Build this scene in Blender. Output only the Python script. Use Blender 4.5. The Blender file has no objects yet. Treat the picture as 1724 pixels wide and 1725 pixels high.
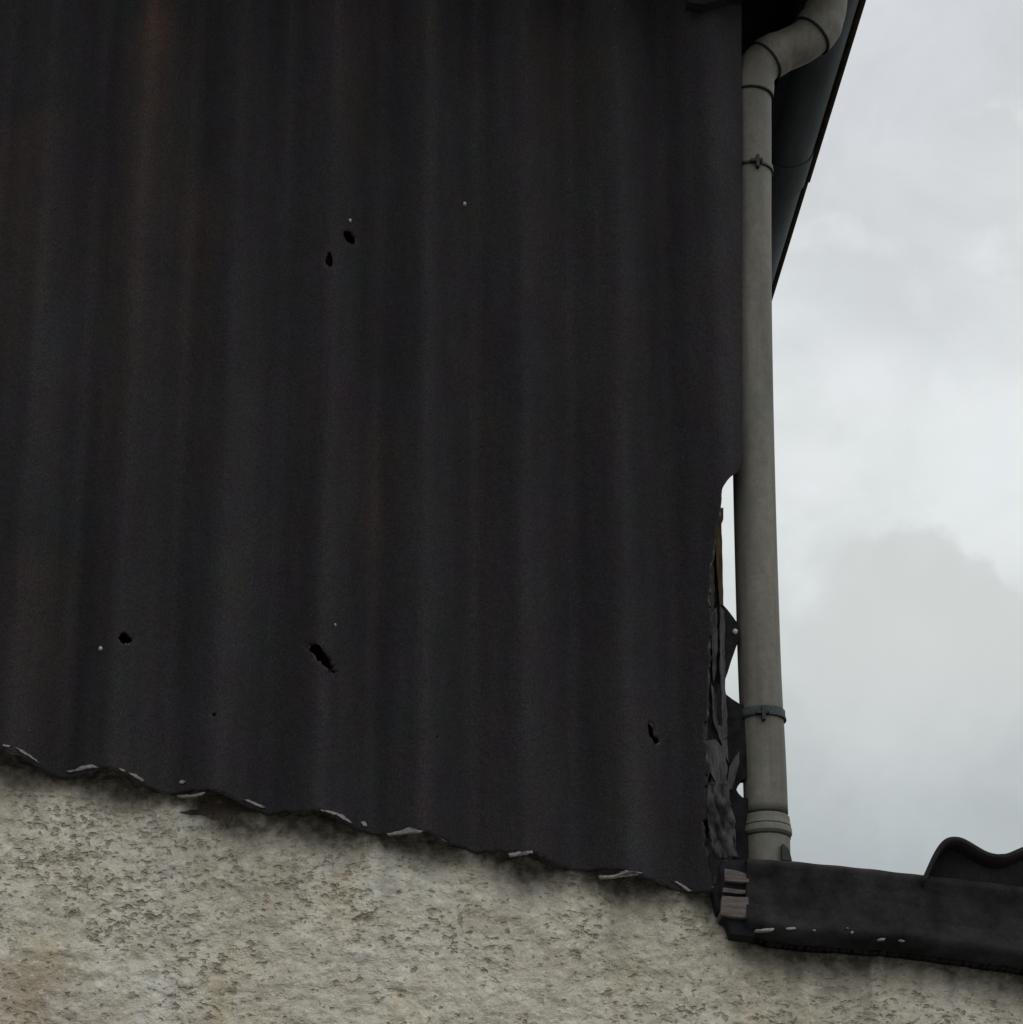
import bpy, bmesh, math, random
import numpy as np
from mathutils import Vector, Matrix

random.seed(4)
C = bpy.context.scene.collection
S = bpy.context.scene

# ------------------------------------------------------------------ camera
PW, PH = 1724.0, 1725.0
F = 5200.0                              # focal length in photo pixels
PITCH, YAW = math.radians(23.0), math.radians(3.55)
DIST = 4.78
CAM = Vector((0.0, -DIST, 1.6))
FWD = Vector((math.sin(YAW) * math.cos(PITCH), math.cos(YAW) * math.cos(PITCH), math.sin(PITCH)))
RGT = Vector((math.cos(YAW), -math.sin(YAW), 0.0))
UPV = RGT.cross(FWD)
cam = bpy.data.cameras.new("camera")
cam.sensor_width = 36.0
cam.lens = F / PH * 36.0
cam.clip_start, cam.clip_end = 0.05, 2000.0
cam_o = bpy.data.objects.new("camera", cam)
C.objects.link(cam_o)
M3 = Matrix((RGT, UPV, -FWD)).transposed()
cam_o.matrix_world = Matrix.Translation(CAM) @ M3.to_4x4()
S.camera = cam_o


def raydir(px, py):
    return FWD + RGT * ((px - PW / 2) / F) + UPV * ((PH / 2 - py) / F)


def U(px, py, Y):
    """the real point on the vertical plane y = Y seen at that spot of the photo"""
    d = raydir(px, py)
    return CAM + d * ((Y - CAM.y) / d.y)


# ------------------------------------------------------------------ sky, sun, exposure
SUN_EL, SUN_AZ = math.radians(48), math.radians(25)     # azimuth from +Y towards +X
world = bpy.data.worlds.new("World")
S.world = world
world.use_nodes = True
wt = world.node_tree
wt.nodes.clear()


class NT:
    """tiny node helper"""
    def __init__(self, tree):
        self.t = tree

    def n(self, kind, **kw):
        nd = self.t.nodes.new(kind)
        for k, v in kw.items():
            setattr(nd, k, v)
        return nd

    def l(self, a, b):
        self.t.links.new(a, b)

    def put(self, sock, v):
        if hasattr(v, "is_output"):
            self.l(v, sock)
        else:
            sock.default_value = v

    def math(self, op, a, b=None, c=None, clamp=False):
        nd = self.n("ShaderNodeMath", operation=op, use_clamp=clamp)
        self.put(nd.inputs[0], a)
        if b is not None:
            self.put(nd.inputs[1], b)
        if c is not None:
            self.put(nd.inputs[2], c)
        return nd.outputs[0]

    def vmath(self, op, a, b=None):
        nd = self.n("ShaderNodeVectorMath", operation=op)
        self.put(nd.inputs[0], a)
        if b is not None:
            self.put(nd.inputs[1], b)
        return nd.outputs["Value"] if op in ("LENGTH", "DOT_PRODUCT", "DISTANCE") else nd.outputs[0]

    def noise(self, vec, scale, detail=4, rough=0.5, dist=0.0, color=False):
        nd = self.n("ShaderNodeTexNoise")
        self.put(nd.inputs["Vector"], vec)
        nd.inputs["Scale"].default_value = scale
        nd.inputs["Detail"].default_value = detail
        nd.inputs["Roughness"].default_value = rough
        nd.inputs["Distortion"].default_value = dist
        return nd.outputs["Color"] if color else nd.outputs["Fac"]

    def ramp(self, fac, stops, interp="LINEAR"):
        nd = self.n("ShaderNodeValToRGB")
        nd.color_ramp.interpolation = interp
        els = nd.color_ramp.elements
        while len(els) < len(stops):
            els.new(0.5)
        for e, (p, c) in zip(els, stops):
            e.position = p
            e.color = (*c, 1) if not isinstance(c, (int, float)) else (c, c, c, 1)
        self.put(nd.inputs[0], fac)
        return nd.outputs[0]

    def mix(self, fac, a, b, mode="MIX"):
        nd = self.n("ShaderNodeMix", data_type="RGBA", blend_type=mode)
        self.put(nd.inputs[0], fac)
        for s, v in ((nd.inputs[6], a), (nd.inputs[7], b)):
            if isinstance(v, tuple) and len(v) == 3:
                v = (*v, 1)
            self.put(s, v)
        return nd.outputs[2]

    def smooth(self, x, a, b):
        nd = self.n("ShaderNodeMapRange", interpolation_type="SMOOTHSTEP")
        self.put(nd.inputs[0], x)
        nd.inputs[1].default_value = a
        nd.inputs[2].default_value = b
        return nd.outputs[0]

    def scale(self, vec, s):
        nd = self.n("ShaderNodeMapping")
        self.put(nd.inputs["Vector"], vec)
        nd.inputs["Scale"].default_value = s
        return nd.outputs[0]


def lin(r, g, b):
    f = lambda c: (c / 255 / 12.92) if c <= 10 else ((c / 255 + 0.055) / 1.055) ** 2.4
    return (f(r), f(g), f(b))


W = NT(wt)
tc = W.n("ShaderNodeTexCoord")
dirv = tc.outputs["Generated"]
sep = W.n("ShaderNodeSeparateXYZ")
W.l(dirv, sep.inputs[0])
elev = sep.outputs["Z"]
warp = W.noise(W.scale(dirv, (1, 1, 1.6)), 7.0, 5, 0.55)
elev_w = W.math("ADD", elev, W.math("MULTIPLY", W.math("SUBTRACT", warp, 0.5), 0.10))
base = W.ramp(elev_w, [(0.0, lin(140, 147, 150)), (0.25, lin(162, 169, 173)), (0.305, lin(183, 190, 192)),
                       (0.35, lin(207, 212, 212)), (0.425, lin(222, 227, 228)), (0.475, lin(206, 211, 214)),
                       (0.54, lin(204, 208, 214)), (0.75, lin(196, 200, 206)), (1.0, lin(205, 208, 212))])
wisp = W.noise(W.scale(dirv, (1, 1, 1.3)), 16.0, 6, 0.6, 0.5)
base = W.mix(1.0, base, W.ramp(wisp, [(0.3, 0.905), (0.7, 1.085)]), "MULTIPLY")
bright = W.noise(W.scale(dirv, (1, 1, 1.2)), 23.0, 5, 0.55, 0.3)
base = W.mix(W.math("MULTIPLY", W.math("MULTIPLY", W.smooth(bright, 0.53, 0.70), W.smooth(elev, 0.31, 0.40)), 0.5), base, lin(234, 238, 240))


def puff(base, px, py, rad, col, amt, soft):
    c = raydir(px, py).normalized()
    d = W.vmath("SUBTRACT", dirv, (c.x, c.y, c.z))
    jit = W.noise(dirv, 95.0, 4, 0.55, color=True)
    jit = W.vmath("MULTIPLY", W.vmath("SUBTRACT", jit, (0.5, 0.5, 0.5)), (0.011, 0.011, 0.011))
    dist = W.vmath("LENGTH", W.vmath("ADD", d, jit))
    edge = W.smooth(dist, rad, rad * (1 - soft))
    # the lower flank of the cloud melts into the murk below
    dz = W.math("SUBTRACT", elev, c.z)
    melt = W.smooth(dz, -rad * 1.0, rad * 0.2)
    return W.mix(W.math("MULTIPLY", W.math("MULTIPLY", edge, melt), amt), base, col)


base = puff(base, 1700, 800, 0.060, lin(229, 234, 236), 0.75, 0.9)
base = puff(base, 1455, 640, 0.024, lin(232, 236, 238), 0.75, 0.9)
base = puff(base, 1370, 800, 0.020, lin(228, 232, 234), 0.6, 0.9)
base = puff(base, 1380, 1010, 0.016, lin(226, 231, 233), 0.6, 0.9)
for cx_, cy_, cr_, am_, so_ in ((1545, 1150, 0.044, 0.75, 0.35), (1470, 985, 0.0200, 0.8, 0.42), (1548, 965, 0.0180, 0.85, 0.34), (1615, 1003, 0.0170, 0.85, 0.36),
                                (1672, 1050, 0.0160, 0.8, 0.3), (1415, 1050, 0.0150, 0.6, 0.5)):
    base = puff(base, cx_, cy_, cr_, lin(205, 209, 208), am_, so_)
base = puff(base, 1500, 500, 0.040, lin(203, 208, 212), 0.6, 0.8)

# unseen sky behind the viewer, an added boost to light the front wall
back = W.smooth(W.vmath("DOT_PRODUCT", dirv, (0.50, -0.62, 0.605)), -0.05, 0.9)
base = W.vmath("MULTIPLY", base, W.mix(back, (1.0, 1.0, 1.0), (2.75, 2.72, 2.66)))
nish = W.n("ShaderNodeTexSky", sky_type="NISHITA", sun_disc=False)
nish.sun_elevation = SUN_EL
nish.sun_rotation = SUN_AZ
nish.air_density, nish.dust_density = 1.0, 3.0
clouds = W.vmath("MULTIPLY", base, (10.0, 10.0, 10.0))
skyc = W.mix(0.96, nish.outputs[0], clouds)
bg = W.n("ShaderNodeBackground")
W.l(skyc, bg.inputs[0])
bg.inputs[1].default_value = 0.1
wo = W.n("ShaderNodeOutputWorld")
W.l(bg.outputs[0], wo.inputs[0])

sun = bpy.data.lights.new("sun", "SUN")
sun.energy = 0.5
sun.angle = math.radians(18)
sun.color = (1.0, 0.96, 0.9)
sun_o = bpy.data.objects.new("sun", sun)
sd = Vector((math.sin(SUN_AZ) * math.cos(SUN_EL), math.cos(SUN_AZ) * math.cos(SUN_EL), math.sin(SUN_EL)))
sun_o.rotation_euler = sd.to_track_quat("Z", "Y").to_euler()
sun_o.location = (3, 3, 12)
C.objects.link(sun_o)

S.view_settings.view_transform = "Standard"
S.view_settings.look = "None"
S.view_settings.exposure = 0.0
S.view_settings.gamma = 1.0
S.view_settings.use_curve_mapping = False
S.cycles.max_bounces = 8

# ------------------------------------------------------------------ helpers


class Noise:
    def __init__(self, seed):
        self.t = np.random.RandomState(seed).rand(256, 256)

    def __call__(self, x, y):
        xi, yi = np.floor(x).astype(int), np.floor(y).astype(int)
        fx, fy = x - xi, y - yi
        fx, fy = fx * fx * fx * (fx * (fx * 6 - 15) + 10), fy * fy * fy * (fy * (fy * 6 - 15) + 10)
        t = self.t
        a, b = t[xi % 256, yi % 256], t[(xi + 1) % 256, yi % 256]
        c, d = t[xi % 256, (yi + 1) % 256], t[(xi + 1) % 256, (yi + 1) % 256]
        return (a * (1 - fx) + b * fx) * (1 - fy) + (c * (1 - fx) + d * fx) * fy

    def fbm(self, x, y, o=4, g=0.5):
        s, a, n = 0, 1, 0
        for i in range(o):
            s = s + a * self(x * 2 ** i + 17.3 * i, y * 2 ** i + 5.1 * i)
            n += a
            a *= g
        return s / n


def sstep(x, a, b):
    t = np.clip((x - a) / (b - a), 0, 1)
    return t * t * (3 - 2 * t)


def mat(name, build, rough=0.9, spec=0.2, bump=None):
    m = bpy.data.materials.new(name)
    m.use_nodes = True
    b = m.node_tree.nodes["Principled BSDF"]
    b.inputs["Roughness"].default_value = rough
    b.inputs["Specular IOR Level"].default_value = spec
    N = NT(m.node_tree)
    P = N.n("ShaderNodeTexCoord").outputs["Object"]
    col, h, dist = build(N, P)
    N.put(b.inputs["Base Color"], col if not isinstance(col, tuple) else (*col, 1))
    if h is not None:
        bp = N.n("ShaderNodeBump")
        bp.inputs["Distance"].default_value = dist
        bp.inputs["Strength"].default_value = 1.0
        N.l(h, bp.inputs["Height"])
        N.l(bp.outputs[0], b.inputs["Normal"])
    return m


def link(name, me, m=None, parent=None, smooth=False):
    o = bpy.data.objects.new(name, me)
    C.objects.link(o)
    if m is not None:
        me.materials.append(m)
    if smooth:
        me.polygons.foreach_set("use_smooth", [True] * len(me.polygons))
    if parent is not None:
        o.parent = parent
        o.matrix_parent_inverse = Matrix.Translation(-parent.location)
    return o


def from_bm(name, bm, m=None, parent=None, smooth=False):
    bmesh.ops.recalc_face_normals(bm, faces=bm.faces)
    me = bpy.data.meshes.new(name)
    bm.to_mesh(me)
    bm.free()
    return link(name, me, m, parent, smooth)


def empty(name, loc, label, cat, group=None):
    o = bpy.data.objects.new(name, None)
    o.empty_display_size = 0.1
    o.location = loc
    C.objects.link(o)
    return tag(o, label, cat, group)


def tag(o, label=None, cat=None, group=None, kind=None):
    for k, v in (("label", label), ("category", cat), ("group", group), ("kind", kind)):
        if v:
            o[k] = v
    return o


def grid_mesh(name, X, Y, Z, keep=None, attrs=None):
    """a sheet from 2-D arrays of coordinates (rows, columns)"""
    r, c = X.shape
    co = np.stack([X, Y, Z], -1).reshape(-1, 3)
    i = np.arange(r * c).reshape(r, c)
    q = np.stack([i[:-1, :-1], i[:-1, 1:], i[1:, 1:], i[1:, :-1]], -1).reshape(-1, 4)
    if keep is not None:
        q = q[keep.reshape(-1)]
    used, inv = np.unique(q, return_inverse=True)
    me = bpy.data.meshes.new(name)
    me.from_pydata(co[used].tolist(), [], inv.reshape(-1, 4).tolist())
    for k, a in (attrs or {}).items():
        at = me.attributes.new(k, "FLOAT", "POINT")
        at.data.foreach_set("value", a.reshape(-1)[used].astype(np.float32))
    return me


def box(bm, x0, x1, y0, y1, z0, z1):
    v = [bm.verts.new(p) for p in ((x0, y0, z0), (x1, y0, z0), (x1, y1, z0), (x0, y1, z0),
                                   (x0, y0, z1), (x1, y0, z1), (x1, y1, z1), (x0, y1, z1))]
    for f in ((0, 3, 2, 1), (4, 5, 6, 7), (0, 1, 5, 4), (1, 2, 6, 5), (2, 3, 7, 6), (3, 0, 4, 7)):
        bm.faces.new([v[k] for k in f])
    return v


def prism(bm, front, depth):
    """closed polygon (3-D points) pushed back along +y"""
    a = [bm.verts.new(p) for p in front]
    b = [bm.verts.new((p[0], p[1] + depth, p[2])) for p in front]
    n = len(a)
    bm.faces.new(a)
    bm.faces.new(b[::-1])
    for k in range(n):
        bm.faces.new((a[k], b[k], b[(k + 1) % n], a[(k + 1) % n]))


def rough_poly(pts, step, amp, rnd):
    """subdivide a photo-space outline and fray it a little"""
    out = []
    n = len(pts)
    for k in range(n):
        (x0, y0), (x1, y1) = pts[k], pts[(k + 1) % n]
        m = max(1, int(math.hypot(x1 - x0, y1 - y0) / step))
        for j in range(m):
            t = j / m
            f = 0 if j == 0 else 1
            out.append((x0 + (x1 - x0) * t + f * rnd.uniform(-amp, amp), y0 + (y1 - y0) * t + f * rnd.uniform(-amp, amp)))
    return out


def sweep(bm, pts, rads, seg=40, cap=True):
    pts = [Vector(p) for p in pts]
    n = len(pts)
    tang = []
    for i in range(n):
        a, b = pts[max(i - 1, 0)], pts[min(i + 1, n - 1)]
        t = b - a
        if t.length < 1e-9:
            t = tang[-1] if tang else Vector((0, 0, 1))
        tang.append(t.normalized())
    ref = Vector((0, 1, 0))
    rings = []
    for i in range(n):
        t = tang[i]
        if abs(t.dot(ref)) > 0.98:
            ref = Vector((0, 0, 1))
        a = (ref - t * ref.dot(t)).normalized()
        ref = a
        b = t.cross(a)
        rings.append([bm.verts.new(pts[i] + (a * math.cos(2 * math.pi * k / seg) + b * math.sin(2 * math.pi * k / seg)) * rads[i])
                      for k in range(seg)])
    for i in range(n - 1):
        for k in range(seg):
            bm.faces.new((rings[i][k], rings[i][(k + 1) % seg], rings[i + 1][(k + 1) % seg], rings[i + 1][k]))
    if cap:
        bm.faces.new(rings[0][::-1])
        bm.faces.new(rings[-1])


def spline(pts, n=8):
    """Catmull-Rom through 3-D points"""
    P = [Vector(p) for p in pts]
    P = [P[0] * 2 - P[1]] + P + [P[-1] * 2 - P[-2]]
    out = []
    for i in range(1, len(P) - 2):
        for k in range(n):
            t = k / n
            a, b, c, d = P[i - 1:i + 3]
            out.append(0.5 * ((2 * b) + (c - a) * t + (2 * a - 5 * b + 4 * c - d) * t * t + (3 * b - a - 3 * c + d) * t ** 3))
    out.append(P[-2])
    return out


# ------------------------------------------------------------------ materials
def m_cladding(N, P):
    big = N.noise(N.scale(P, (9, 9, 1.2)), 1.0, 5, 0.6)
    col = N.ramp(big, [(0.25, (0.0136, 0.0121, 0.0138)), (0.5, (0.0198, 0.0178, 0.0193)), (0.75, (0.0272, 0.0246, 0.0246))])
    # blotches of tint, then brown rust runs that follow the corrugations
    tint = N.noise(P, 11.0, 3, 0.6, color=True)
    tint = N.mix(0.5, (0.5, 0.5, 0.5), tint)
    col = N.mix(0.55, col, tint, "OVERLAY")
    run = N.noise(N.scale(P, (14, 14, 0.9)), 1.0, 4, 0.6)
    at = N.n("ShaderNodeAttribute", attribute_name="rust").outputs["Fac"]
    rf = N.math("MULTIPLY", N.smooth(run, 0.52, 0.72), 0.14)
    rf = N.math("ADD", rf, at, clamp=True)
    col = N.mix(rf, col, (0.046, 0.028, 0.020))
    gr = N.noise(P, 380.0, 2, 0.7)
    col = N.mix(0.9, col, N.ramp(gr, [(0.3, 0.22), (0.7, 0.80)]), "OVERLAY")
    spk = N.noise(P, 130.0, 1, 0.4)
    col = N.mix(N.math("MULTIPLY", N.smooth(spk, 0.80, 0.86), 0.5), col, (0.12, 0.12, 0.12))
    h = N.math("ADD", N.noise(P, 90.0, 4, 0.6), N.math("MULTIPLY", N.noise(P, 12.0, 3, 0.5), 2.0))
    return col, h, 0.0025


def m_render(N, P):
    d = N.n("ShaderNodeAttribute", attribute_name="dirt_shade").outputs["Fac"]
    br = N.n("ShaderNodeAttribute", attribute_name="brown").outputs["Fac"]
    wv = N.vmath("SUBTRACT", N.noise(P, 48.0, 3, 0.55, color=True), (0.5, 0.5, 0.5))
    Q = N.vmath("ADD", P, N.vmath("MULTIPLY", wv, (0.009, 0.0, 0.006)))
    Q = N.scale(Q, (1.0, 1.0, 1.5))
    clus = N.noise(N.scale(P, (1, 1, 1.3)), 6.5, 3, 0.55)
    shift = N.math("MULTIPLY", N.math("SUBTRACT", N.smooth(clus, 0.34, 0.66), 0.5), 0.115)
    a1 = N.math("ADD", N.noise(Q, 45.0, 2, 0.5), shift)
    a2 = N.math("ADD", N.noise(N.vmath("ADD", Q, (3.1, 0.7, 5.3)), 80.0, 2, 0.5), shift)
    pit1 = N.smooth(a1, 0.56, 0.77)
    pit2 = N.math("MULTIPLY", N.smooth(a2, 0.58, 0.74), 0.8)
    pit = N.math("MAXIMUM", pit1, pit2)
    pit = N.math("MULTIPLY", pit, N.math("SUBTRACT", 1.0, N.math("MULTIPLY", d, 0.8), clamp=True))
    n1 = N.noise(P, 7.0, 5, 0.6)
    col = N.ramp(n1, [(0.3, (0.370, 0.334, 0.268)), (0.5, (0.458, 0.418, 0.340)), (0.7, (0.492, 0.462, 0.402))])
    n2 = N.noise(N.scale(P, (1, 1, 1.7)), 44.0, 5, 0.68)
    col = N.mix(0.6, col, N.ramp(n2, [(0.32, 0.30), (0.7, 0.66)]), "OVERLAY")
    ochre = N.noise(N.scale(P, (1, 1, 0.55)), 8.5, 4, 0.6)
    col = N.mix(N.math("MULTIPLY", N.smooth(ochre, 0.48, 0.68), 0.5), col, (0.40, 0.32, 0.205))
    col = N.mix(N.math("MULTIPLY", br, 0.7), col, (0.27, 0.215, 0.155))
    col = N.mix(N.math("MULTIPLY", pit, 0.74), col, (0.165, 0.132, 0.088))
    fleck = N.noise(N.scale(P, (1, 1, 1.8)), 95.0, 2, 0.5)
    col = N.mix(N.math("MULTIPLY", N.smooth(fleck, 0.58, 0.72), 0.5), col, (0.60, 0.575, 0.50))
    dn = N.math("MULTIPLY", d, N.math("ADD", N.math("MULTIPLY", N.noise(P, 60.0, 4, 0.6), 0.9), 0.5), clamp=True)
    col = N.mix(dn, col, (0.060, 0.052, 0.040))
    fine = N.noise(P, 300.0, 2, 0.6)
    col = N.mix(0.35, col, N.ramp(fine, [(0.3, 0.35), (0.7, 0.65)]), "OVERLAY")
    h = N.math("ADD", N.math("MULTIPLY", N.noise(P, 150.0, 4, 0.65), 0.5), N.math("MULTIPLY", N.noise(N.scale(P, (1, 1, 1.3)), 24.0, 4, 0.55), 3.6))
    h = N.math("SUBTRACT", h, N.math("MULTIPLY", pit, 1.0))
    return col, h, 0.0055


def m_pipe(N, P):
    n1 = N.noise(N.scale(P, (14, 14, 3.5)), 1.0, 5, 0.6)
    col = N.ramp(n1, [(0.3, (0.064, 0.058, 0.049)), (0.52, (0.104, 0.094, 0.077)), (0.72, (0.134, 0.120, 0.096))])
    n2 = N.noise(P, 70.0, 4, 0.65)
    col = N.mix(0.5, col, N.ramp(n2, [(0.3, 0.36), (0.7, 0.62)]), "OVERLAY")
    run = N.noise(N.scale(P, (60, 60, 2.0)), 1.0, 3, 0.6)
    col = N.mix(N.math("MULTIPLY", N.smooth(run, 0.52, 0.72), 0.7), col, (0.070, 0.067, 0.050))
    alg = N.noise(P, 13.0, 4, 0.6)
    col = N.mix(N.math("MULTIPLY", N.smooth(alg, 0.52, 0.70), 0.4), col, (0.072, 0.082, 0.068))
    sc = N.noise(N.scale(P, (1, 1, 0.45)), 150.0, 3, 0.6)
    col = N.mix(N.math("MULTIPLY", N.smooth(sc, 0.62, 0.72), 0.35), col, (0.055, 0.05, 0.042))
    gr = N.noise(P, 420.0, 2, 0.6)
    col = N.mix(0.4, col, N.ramp(gr, [(0.3, 0.36), (0.7, 0.64)]), "OVERLAY")
    return col, N.noise(P, 55.0, 3, 0.5), 0.0006


def plain(base, var=0.35, sc=40.0, bump=0.001, stretch=(1, 1, 1), fine=0.5):
    def f(N, P):
        n1 = N.noise(N.scale(P, stretch), sc, 5, 0.62)
        lo, hi = tuple(c * (1 - var) for c in base), tuple(c * (1 + var) for c in base)
        col = N.ramp(n1, [(0.3, lo), (0.5, base), (0.72, hi)])
        g = N.noise(P, 330.0, 2, 0.6)
        col = N.mix(fine, col, N.ramp(g, [(0.3, 0.33), (0.7, 0.67)]), "OVERLAY")
        return col, n1, bump
    return f


def m_raw(N, P):
    n1 = N.noise(P, 38.0, 4, 0.65)
    col = N.ramp(n1, [(0.42, (0.020, 0.018, 0.017)), (0.56, (0.040, 0.034, 0.030)), (0.68, (0.15, 0.13, 0.12))])
    return col, N.noise(P, 160.0, 3, 0.6), 0.002


MAT = {
    "cladding": mat("weathered corrugated sheet", m_cladding, 0.85, 0.10),
    "render": mat("roughcast render", m_render, 0.95, 0.10),
    "pipe": mat("weathered grey plastic", m_pipe, 0.62, 0.22),
    "lip_shade": mat("black joint shade", plain((0.012, 0.012, 0.013), 0.3, 60, 0.0005), 0.8, 0.1),  # black rings stand in for shade at the pipe joints
    "clip": mat("greenish grey clip metal", plain((0.036, 0.045, 0.043), 0.5, 60, 0.0006), 0.7, 0.2),
    "dark_metal": mat("dark screw metal", plain((0.013, 0.012, 0.012), 0.4, 60, 0.0006), 0.6, 0.3),
    "raw_edge": mat("broken raw edge of sheet", m_raw, 0.92, 0.08),
    "bolt": mat("pale bolt head", plain((0.34, 0.345, 0.35), 0.2, 80, 0.0004), 0.5, 0.4),
    "gutter": mat("dark slate blue gutter", plain((0.055, 0.064, 0.068), 0.45, 14, 0.001, (1, 0.25, 1)), 0.7, 0.2),
    "gutter_lip": mat("brown edge of gutter", plain((0.040, 0.024, 0.010), 0.5, 50, 0.001), 0.8, 0.15),
    "black_timber": mat("black painted timber", plain((0.012, 0.012, 0.014), 0.4, 30, 0.001), 0.85, 0.1),
    "felt": mat("black roofing felt", plain((0.012, 0.0115, 0.012), 0.5, 60, 0.002), 0.95, 0.06),
    "timber": mat("grey weathered timber", plain((0.054, 0.051, 0.050), 0.6, 26, 0.003, (7, 7, 0.9)), 0.92, 0.1),
    "post": mat("dark damp timber", plain((0.028, 0.027, 0.027), 0.5, 26, 0.003, (7, 7, 0.9)), 0.92, 0.1),
    "amber_timber": mat("brown stained timber", plain((0.044, 0.031, 0.017), 0.5, 26, 0.002, (7, 7, 0.9)), 0.9, 0.1),
    "packer": mat("pinkish brown sawn timber", plain((0.092, 0.077, 0.069), 0.4, 30, 0.002, (1, 1, 6)), 0.92, 0.1),
    "fascia": mat("dark bituminous fascia", plain((0.0150, 0.0139, 0.0146), 0.75, 17, 0.006, (1, 1, 0.7), 0.8), 0.85, 0.14),
    "fascia_lip": mat("brown weathered lip", plain((0.035, 0.026, 0.016), 0.5, 40, 0.002), 0.9, 0.1),
    "roof_sheet": mat("dark corrugated roof sheet", plain((0.014, 0.0115, 0.0112), 0.5, 14, 0.002), 0.85, 0.12),
    "chip": mat("pale broken cement edge", plain((0.20, 0.183, 0.174), 0.35, 120, 0.001), 0.9, 0.1),
    "earth": mat("dark bare mortar", plain((0.052, 0.042, 0.033), 0.45, 45, 0.004), 0.95, 0.05),
    "ground": mat("worn concrete yard", plain((0.27, 0.265, 0.25), 0.25, 1.2, 0.004), 0.95, 0.15),
    "brick": mat("dark inner blockwork", plain((0.03, 0.028, 0.026), 0.3, 12, 0.004), 0.95, 0.05),
    "flashing": mat("crumpled grey flashing", plain((0.036, 0.034, 0.035), 0.6, 40, 0.004, (1.6, 1.6, 0.7)), 0.8, 0.2),
}

# ------------------------------------------------------------------ ground
bm = bmesh.new()
R = 400.0
bm.faces.new([bm.verts.new(p) for p in ((-R, -R, 0), (R, -R, 0), (R, R, 0), (-R, R, 0))])
tag(from_bm("ground", bm, MAT["ground"]), "worn grey concrete yard", "ground", kind="structure")

# ------------------------------------------------------------------ the corrugated wall: shared geometry
AMP = 0.058                                  # crest to trough
WALL_Y = AMP + 0.007
PITCH_M = (U(1056, 1440, 0.02).x - U(360, 1330, 0.02).x) / 4
X_RIDGE = U(362, 1330, 0.0).x
X_EDGE = U(1254, -420, 0.02).x + 0.001         # the intact right edge of the sheets
p0, p1 = U(100, 1303, AMP), U(1165, 1504, AMP)
SLOPE = (p1.z - p0.z) / (p1.x - p0.x)
Z_TOP = U(700, 0, 0).z + 0.42


def wave(x):
    ph = 2 * np.pi * (np.asarray(x) - X_RIDGE) / PITCH_M
    c = np.cos(ph)
    return AMP * (0.5 - 0.5 * (c * 0.94 + 0.06 * np.cos(3 * ph)))


def z_edge(x):
    return p0.z + SLOPE * (np.asarray(x) - p0.x)


n_edge = Noise(31)


def z_bottom(x):
    x = np.asarray(x, float)
    j = (n_edge.fbm(x * 14 + 3, x * 0 + 0.5, 4, 0.6) - 0.5) * 0.016 + (n_edge.fbm(x * 70, x * 0 + 7.5, 3, 0.6) - 0.5) * 0.007
    return z_edge(x) + j + 0.25 * (AMP / 2 - wave(x)) * np.clip(0.9 - 1.0 * (x + 0.86) / 1.3, 0.0, 1.2)


# torn right edge, photo pixels -> x as a function of z
torn_px = [(1254, -420), (1253.5, 0), (1252.5, 300), (1251, 700), (1250.5, 775), (1247, 790), (1239, 799), (1231, 806), (1224, 815), (1215, 829), (1213, 850),
           (1210, 878), (1205, 900), (1199, 925), (1197, 960), (1194, 1000), (1197, 1030), (1196, 1080), (1194, 1130),
           (1193, 1180), (1188, 1215), (1191, 1260), (1190, 1300), (1191, 1340), (1186, 1380), (1189, 1420), (1197, 1450),
           (1204, 1480), (1203, 1530), (1203, 1600)]
torn = [U(a, b, 0.02) for a, b in torn_px]
torn_z = np.array([t.z for t in torn])[::-1]
torn_x = np.array([t.x for t in torn])[::-1]
n_torn = Noise(8)


def x_right(z):
    j = (n_torn.fbm(z * 60, z * 0 + 2.5, 3, 0.6) - 0.5) * 0.010
    return np.interp(z, torn_z, torn_x) + j * sstep(-z, -U(1240, 830, 0).z, -U(1240, 900, 0).z)


building = empty("corrugated_building", (0.0, 0.3, 0.0),
                 "dark building clad in tall corrugated sheets with a torn lower right corner", "building")

# cladding sheet -------------------------------------------------------------
xl = U(-60, 900, 0).x
xs = np.concatenate([np.arange(-5.2, xl, 0.0125), np.arange(xl, X_EDGE - 0.0001, 0.0040), [X_EDGE]])
zt = np.concatenate([np.linspace(0, 1, 430)])
Xg, Tg = np.meshgrid(xs, zt)
Zb = z_bottom(xs)[None, :]
Zg = Zb + (Z_TOP - Zb) * Tg
n_c = Noise(5)
XR = x_right(Zg)
over = Xg > XR
Xg = np.minimum(Xg, XR)


def sheet_y(x, z):
    return wave(x) + (n_c.fbm(x * 2.2, z * 1.3, 3) - 0.5) * 0.012 + (n_c.fbm(x * 30, z * 9, 3) - 0.5) * 0.0025


Yg = sheet_y(Xg, Zg)
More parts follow.
